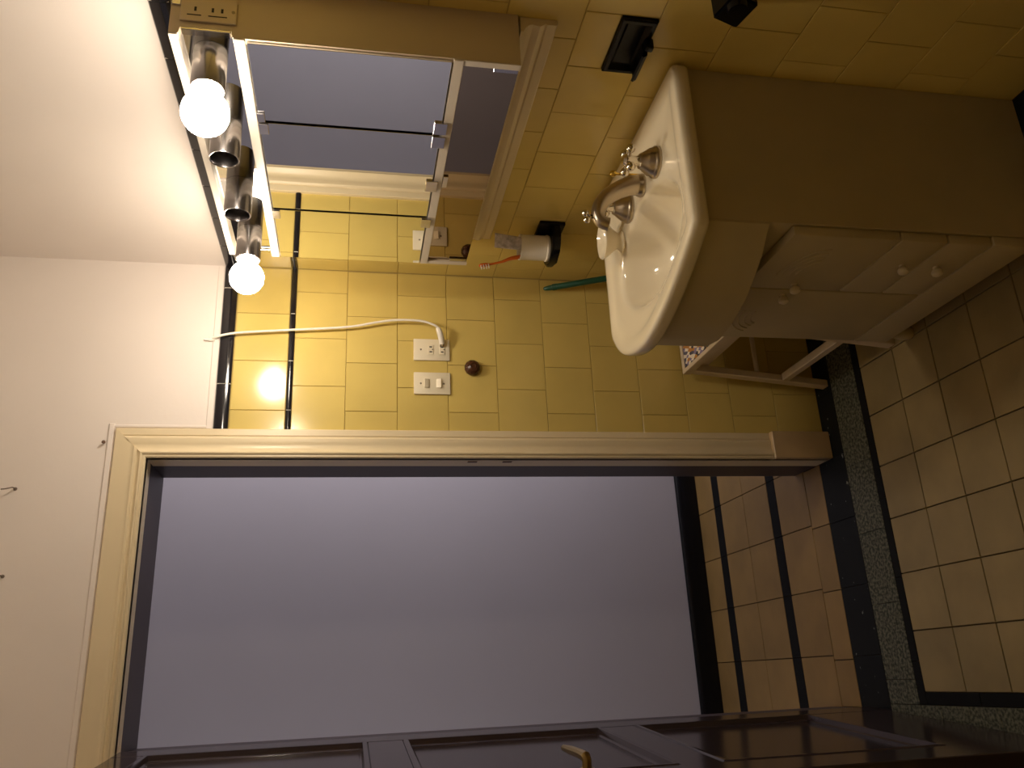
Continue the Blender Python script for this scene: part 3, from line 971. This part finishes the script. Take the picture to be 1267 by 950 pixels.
th = thing('tumbler_holder', (0, -0.283, 0.915), 'black ceramic tumbler holder on the right wall near the corner', 'holder')
finish('base_tile', bbox((-0.010, -0.357, 0.915), (0.003, -0.210, 0.990), 0.003, 2), BLACKCER, th)
bm = bmesh.new()
pl = [(-0.008, -0.352), (-0.040, -0.350), (-0.066, -0.344), (-0.082, -0.330), (-0.090, -0.308), (-0.092, -0.283), (-0.090, -0.258), (-0.082, -0.236), (-0.066, -0.222), (-0.040, -0.216), (-0.008, -0.214)]
prism(bm, pl, lambda u, v, d: (u, v, d), 0.929, 0.953)
bmesh.ops.bevel(bm, geom=[e for e in bm.edges if abs(e.verts[0].co.z - e.verts[1].co.z) < 1e-5], offset=0.005, segments=2, affect='EDGES')
finish('shelf', bm, BLACKCER, th, smooth=45)

cup = thing('tumbler', (-0.0495, -0.288, 0.9535), 'white plastic tumbler standing on the black holder', 'cup')
bm = lathe(bmesh.new(), [(0.0, 0.0), (0.0365, 0.0), (0.0385, 0.003), (0.0385, 0.008), (0.0365, 0.010), (0.0365, 0.080), (0.0378, 0.084), (0.0365, 0.086), (0.0345, 0.084), (0.0340, 0.010), (0.0, 0.008)], tuple(cup.location), (0, 0, 1), 32)
finish('body', bm, IVORYW, cup, smooth=40)

tp = thing('toothpaste_tube', (-0.028, -0.298, 0.963), 'white and purple toothpaste tube standing in the tumbler', 'toothpaste')
bm = bmesh.new()
base = Vector((-0.045, -0.292, 0.985)); top = Vector((-0.038, -0.300, 1.112))
n = 16
rr = []
for t, a, b in ((0, 0.0165, 0.015), (0.15, 0.0175, 0.014), (0.5, 0.019, 0.009), (0.85, 0.020, 0.0035), (1.0, 0.0205, 0.0012)):
    c = base.lerp(top, t)
    rr.append([bm.verts.new(c + Vector((a * math.cos(2 * math.pi * i / n) * 0.87 + b * math.sin(2 * math.pi * i / n) * 0.5, -a * math.cos(2 * math.pi * i / n) * 0.5 + b * math.sin(2 * math.pi * i / n) * 0.87, 0))) for i in range(n)])
for a, b in zip(rr, rr[1:]):
    for i in range(n):
        bm.faces.new((a[i], a[(i + 1) % n], b[(i + 1) % n], b[i]))
bm.faces.new(rr[0][::-1]); bm.faces.new(rr[-1])
finish('body', bm, TUBEPRINT, tp, smooth=45)
bm = lathe(bmesh.new(), [(0.0, 0.0), (0.0125, 0.0), (0.0135, 0.004), (0.0135, 0.019), (0.010, 0.0215), (0.0, 0.0225)], (-0.0462, -0.2908, 0.9635), (0.055, -0.063, 1.0), 16)
finish('cap', bm, IVORYW, tp)

tb_ = thing('toothbrush', (-0.062, -0.270, 0.963), 'orange toothbrush leaning in the white tumbler', 'toothbrush')
pts = spline([(-0.062, -0.268, 0.966), (-0.065, -0.265, 1.005), (-0.070, -0.258, 1.055), (-0.078, -0.247, 1.085), (-0.084, -0.240, 1.120), (-0.088, -0.236, 1.150)], 4)
rad = [0.0045 + 0.0022 * math.sin(math.pi * min(1, i / 10)) for i in range(len(pts))]
for i in range(12, 17): rad[i] = 0.0032
for i in range(17, len(pts)): rad[i] = 0.0062
rad[-1] = 0.003
finish('handle', tube(bmesh.new(), pts, rad, 10), ORANGE, tb_, smooth=60)
bm = bmesh.new()
p0, p1 = Vector(pts[-5]), Vector(pts[-1])
tdir = (p1 - p0).normalized()
ndir = Vector((-0.8, -0.5, -0.25)).normalized()
ndir = (ndir - tdir * ndir.dot(tdir)).normalized()
sdir = tdir.cross(ndir)
for i in range(4):
    for j in (-1, 0, 1):
        b0 = p0.lerp(p1, (i + 0.4) / 4.2) + sdir * j * 0.0032 + ndir * 0.0025
        tube(bm, [b0, b0 + ndir * 0.0115], 0.0018, 6)
finish('bristles', bm, BRISTLE, tb_)

# ------------------------------------------------------------------ black bracket at the edge of the picture
tr = thing('towel_rail', (0, -1.25, 0.80), 'black towel rail bracket with a square end on the right wall below the soap dish', 'towel rail')
bm = bmesh.new()
lathe(bm, [(0.0, 0.0), (0.040, 0.0), (0.041, 0.006), (0.034, 0.012), (0.0, 0.012)], (-0.0005, -1.235, 0.812), (-1, 0, 0), 24)
finish('wall_plate', bm, BLACKCER, tr)
a0 = R(62)
sq = [(-1.224 + 0.046 * math.cos(a0 + q * math.pi / 2), 0.808 + 0.042 * math.sin(a0 + q * math.pi / 2)) for q in range(4)]
bm = prism(bmesh.new(), sq, lambda u, v, d: (d, u, v), -0.010, -0.062)
bmesh.ops.bevel(bm, geom=bm.edges[:], offset=0.004, segments=2, affect='EDGES')
finish('bracket', bm, BLACKCER, tr)
finish('neck', lathe(bmesh.new(), [(0.0, 0.0), (0.020, 0.0), (0.018, 0.012), (0.0, 0.013)], (-0.0620, -1.238, 0.812), (-1, 0, 0), 16), BLACKCER, tr)
finish('rail', tube(bmesh.new(), [(-0.040, -1.235, 0.822), (-0.040, -1.85, 0.822)], 0.011, 14), BLACKCER, tr)
bm = lathe(bmesh.new(), [(0.0, 0.0), (0.040, 0.0), (0.041, 0.006), (0.03, 0.014), (0.02, 0.05), (0.0, 0.052)], (-0.0005, -1.84, 0.822), (-1, 0, 0), 24)
finish('end_bracket', bm, BLACKCER, tr)

# ------------------------------------------------------------------ wall plates, cord and knob on the back wall
def plate(root, x0, x1, z0, z1):
    finish('faceplate', bbox((x0, -0.0065, z0), (x1, -0.0004, z1), 0.0018, 2), IVORY, root)
ol = thing('wall_outlet', (-0.2595, -0.0004, 1.2675), 'ivory power outlet plate where the white cord ends, beside the switch plate', 'outlet')
plate(ol, -0.2945, -0.2245, 1.2125, 1.3225)
for z, s in ((1.271, 0), (1.236, 1)):
    o = finish('socket', bbox((-0.2755, -0.0090, z - 0.0085), (-0.2435, -0.0060, z + 0.0085), 0.001), IVORY, ol)
    bm = bmesh.new()
    for x in (-0.2675, -0.2515):
        box(bm, (x - 0.0018, -0.0094, z - 0.0045), (x + 0.0018, -0.0088, z + 0.0035))
    lathe(bm, [(0.0, 0.0004), (0.002, 0.0003), (0.002, 0)], (-0.2595, -0.0090, z - 0.006), (0, -1, 0), 8)
    finish('slot', bm, SLOT, o, smooth=0)
finish('screw', lathe(bmesh.new(), [(0.0, 0.0012), (0.0028, 0.0008), (0.003, 0)], (-0.2595, -0.0064, 1.3005), (0, -1, 0), 12), SCREW, ol)
sw = thing('light_switch', (-0.3685, -0.0004, 1.2675), 'ivory switch plate with two rockers beside the door casing', 'light switch')
plate(sw, -0.4035, -0.3335, 1.2125, 1.3225)
for z, tilt in ((1.2835, 1), (1.2475, -1)):
    bm = bbox((-0.3835, -0.0115, z - 0.0075), (-0.3555, -0.006, z + 0.0075), 0.001)
    for v in bm.verts:
        if v.co.y < -0.009:
            v.co.y += 0.0035 * tilt * (1 if v.co.z > z else -1) * -0.5
    finish('rocker', bm, IVORY, sw)
for z in (1.3015, 1.2325):
    finish('screw', lathe(bmesh.new(), [(0.0, 0.0012), (0.0028, 0.0008), (0.003, 0)], (-0.3695, -0.0064, z), (0, -1, 0), 12), SCREW, sw)
kn = thing('coat_peg', (-0.3165, 0, 1.144), 'dark brown round faceted peg fixed to the yellow tiles', 'peg')
bm = lathe(bmesh.new(), [(0.0, 0.0), (0.021, 0.0), (0.0245, 0.004), (0.0250, 0.010), (0.0225, 0.017), (0.0165, 0.023), (0.0085, 0.026), (0.007, 0.0245), (0.0, 0.0240)], (-0.3165, -0.0003, 1.144), (0, -1, 0), 12)
finish('body', bm, BROWNKNOB, kn, smooth=12)
pc = thing('power_cord', (-0.242, -0.0005, 1.237), 'white flat cord hanging from the wall top to the outlet plug', 'cord')
pts = spline([(-0.244, -0.004, 1.912), (-0.243, -0.016, 1.895), (-0.236, -0.021, 1.872), (-0.226, -0.0200, 1.82), (-0.213, -0.0205, 1.673), (-0.200, -0.023, 1.521), (-0.184, -0.027, 1.437), (-0.176, -0.032, 1.376), (-0.178, -0.036, 1.303), (-0.191, -0.038, 1.262), (-0.200, -0.036, 1.250)], 6)
tag(finish('cable', tube(bmesh.new(), pts, 0.0036, 8), IVORYW, pc, smooth=60), 'white cable')
bm = bmesh.new()
tube(bm, [(-0.198, -0.036, 1.252), (-0.204, -0.0355, 1.2485), (-0.219, -0.031, 1.243), (-0.238, -0.022, 1.238), (-0.2445, -0.0185, 1.2365)], [0.005, 0.0085, 0.0092, 0.0092, 0.0085], 10)
pg = finish('plug', bm, IVORYW, pc, smooth=40)
bm = bmesh.new()
for z in (1.241, 1.232):
    tube(bm, [(-0.2435, -0.0188, z), (-0.2505, -0.0092, z)], 0.0017, 6)
tag(finish('prong', bm, SCREW, pg), 'metal prongs')
bm = bmesh.new()
box(bm, (-0.252, -0.012, 1.896), (-0.237, -0.0025, 1.917), 0.003)
tube(bm, [(-0.245, -0.006, 1.912), (-0.248, -0.012, 1.928)], [0.006, 0.0025], 8)
finish('wall_clip', bm, IVORYW, pc)

# wire hooks and a nail on the white wall
for x, z, lab in ((-0.685, 2.369, 'small bent wire hook in the white wall, the one nearer the room corner'), (-0.911, 2.366, 'small bent wire hook in the white wall, the one farther from the room corner')):
    t = thing('wall_hook', (x, -0.002, z), lab, 'hook', 'wire hooks over the door')
    pts = spline([(x, -0.001, z), (x, -0.020, z), (x - 0.003, -0.028, z + 0.004), (x - 0.006, -0.031, z + 0.014), (x - 0.006, -0.028, z + 0.024)], 5)
    finish('wire', tube(bmesh.new(), pts, 0.0018, 8), HOOKM, t, smooth=60)
    finish('collar', lathe(bmesh.new(), [(0.0, 0.003), (0.0045, 0.002), (0.005, 0.0)], (x, -0.002, z), (0, -1, 0), 12), HOOKM, t)
t = thing('nail', (-0.559, -0.002, 2.160), 'dark old nail stub at the corner of the door casing', 'nail')
finish('head', lathe(bmesh.new(), [(0.0, 0.010), (0.005, 0.009), (0.005, 0.006), (0.002, 0.005), (0.002, 0.0)], (-0.559, -0.0065, 2.163), (0, -1, 0.15), 10), NAILM, t)

# ------------------------------------------------------------------ green pole in the corner
gp = thing('broom_pole', (-0.036, -0.452, 0), 'dark green painted pole leaning in the corner behind the vanity', 'pole')
b0, b1 = Vector((-0.036, -0.452, 0.002)), Vector((-0.0405, -0.0125, 0.9055))
d = (b1 - b0).normalized()
finish('pole', tube(bmesh.new(), [b0, b1 - d * 0.045], 0.0098, 14), GREEN, gp)
finish('tip', tube(bmesh.new(), [b1 - d * 0.0455, b1 - d * 0.030, b1 - d * 0.029, b1 - d * 0.016, b1 - d * 0.004, b1], [0.0105, 0.0105, 0.0085, 0.0080, 0.006, 0.003], 14), GREEN, gp)

# ------------------------------------------------------------------ small stool with a patterned top
st = thing('stool', (-0.22, -0.20, 0), 'whitewashed wooden stool with a patterned top between the vanity and the door wall', 'stool')
TX0, TX1, TY0, TY1, TZ = -0.338, -0.085, -0.428, -0.045, 0.478
bm = bmesh.new()
e = 0.014
box(bm, (TX0, TY0, TZ - 0.026), (TX0 + e, TY1, TZ + 0.001), 0.0015); box(bm, (TX1 - e, TY0, TZ - 0.026), (TX1, TY1, TZ + 0.001), 0.0015)
box(bm, (TX0 + e, TY0, TZ - 0.026), (TX1 - e, TY0 + e, TZ + 0.001), 0.0015); box(bm, (TX0 + e, TY1 - e, TZ - 0.026), (TX1 - e, TY1, TZ + 0.001), 0.0015)
finish('top_frame', bm, WOODWHITE, st)
bm = bmesh.new()
nx, ny = 8, 10
gv = []
for i in range(nx + 1):
    for j in range(ny + 1):
        u, v = i / nx, j / ny
        gv.append(bm.verts.new((TX0 + e + u * (TX1 - TX0 - 2 * e), TY0 + e + v * (TY1 - TY0 - 2 * e), TZ - 0.004 + 0.007 * (math.sin(math.pi * u) * math.sin(math.pi * v)) ** 0.4)))
for i in range(nx):
    for j in range(ny):
        k = i * (ny + 1) + j
        bm.faces.new((gv[k], gv[k + ny + 1], gv[k + ny + 2], gv[k + 1]))
tag(finish('seat_fabric', bm, FABRIC, st, smooth=60), 'seat covered in dark blue, orange and white diamond pattern')
for x0, x1 in ((TX0 + 0.020, TX0 + 0.034), (TX1 - 0.034, TX1 - 0.020)):
    finish('apron_rail', bbox((x0, TY0 + 0.03, TZ - 0.074), (x1, TY1 - 0.03, TZ - 0.026), 0.0015), WOODWHITE, st)
for y0, y1 in ((TY0 + 0.016, TY0 + 0.030), (TY1 - 0.030, TY1 - 0.016)):
    finish('apron_rail', bbox((TX0 + 0.02, y0, TZ - 0.074), (TX1 - 0.02, y1, TZ - 0.026), 0.0015), WOODWHITE, st)
def leg(xt, yt, xb, yb):
    bm_ = bmesh.new()
    hw, hd = 0.0115, 0.016
    top_, bot = Vector((xt, yt, TZ - 0.0265)), Vector((xb, yb, 0.0))
    vt = [bm_.verts.new(top_ + Vector((sx * hw, sy * hd, 0))) for sx, sy in ((-1, -1), (1, -1), (1, 1), (-1, 1))]
    vb = [bm_.verts.new(bot + Vector((sx * hw, sy * hd, 0))) for sx, sy in ((-1, -1), (1, -1), (1, 1), (-1, 1))]
    bm_.faces.new(vt); bm_.faces.new(vb[::-1])
    for i in range(4):
        bm_.faces.new((vt[i], vb[i], vb[(i + 1) % 4], vt[(i + 1) % 4]))
    bmesh.ops.bevel(bm_, geom=bm_.edges[:], offset=0.002, segments=1, affect='EDGES')
    finish('leg', bm_, WOODWHITE, st)
leg(TX0 + 0.012, TY1 - 0.020, TX0 - 0.030, TY1 - 0.016); leg(TX0 + 0.012, TY0 + 0.020, TX0 - 0.030, TY0 + 0.016)
leg(TX1 - 0.012, TY1 - 0.020, TX1 + 0.010, TY1 - 0.016); leg(TX1 - 0.012, TY0 + 0.020, TX1 + 0.010, TY0 + 0.016)
finish('stretcher', bbox((TX0 - 0.026, TY0 + 0.034, 0.135), (TX0 - 0.002, TY1 - 0.034, 0.160), 0.002), WOODWHITE, st)
finish('stretcher', bbox((TX1 - 0.006, TY0 + 0.034, 0.135), (TX1 + 0.012, TY1 - 0.034, 0.160), 0.002), WOODWHITE, st)
finish('rung', tube(bmesh.new(), [(TX0 - 0.005, TY1 - 0.020, 0.235), (TX1 + 0.0, TY1 - 0.020, 0.235)], 0.008, 10), WOODWHITE, st)
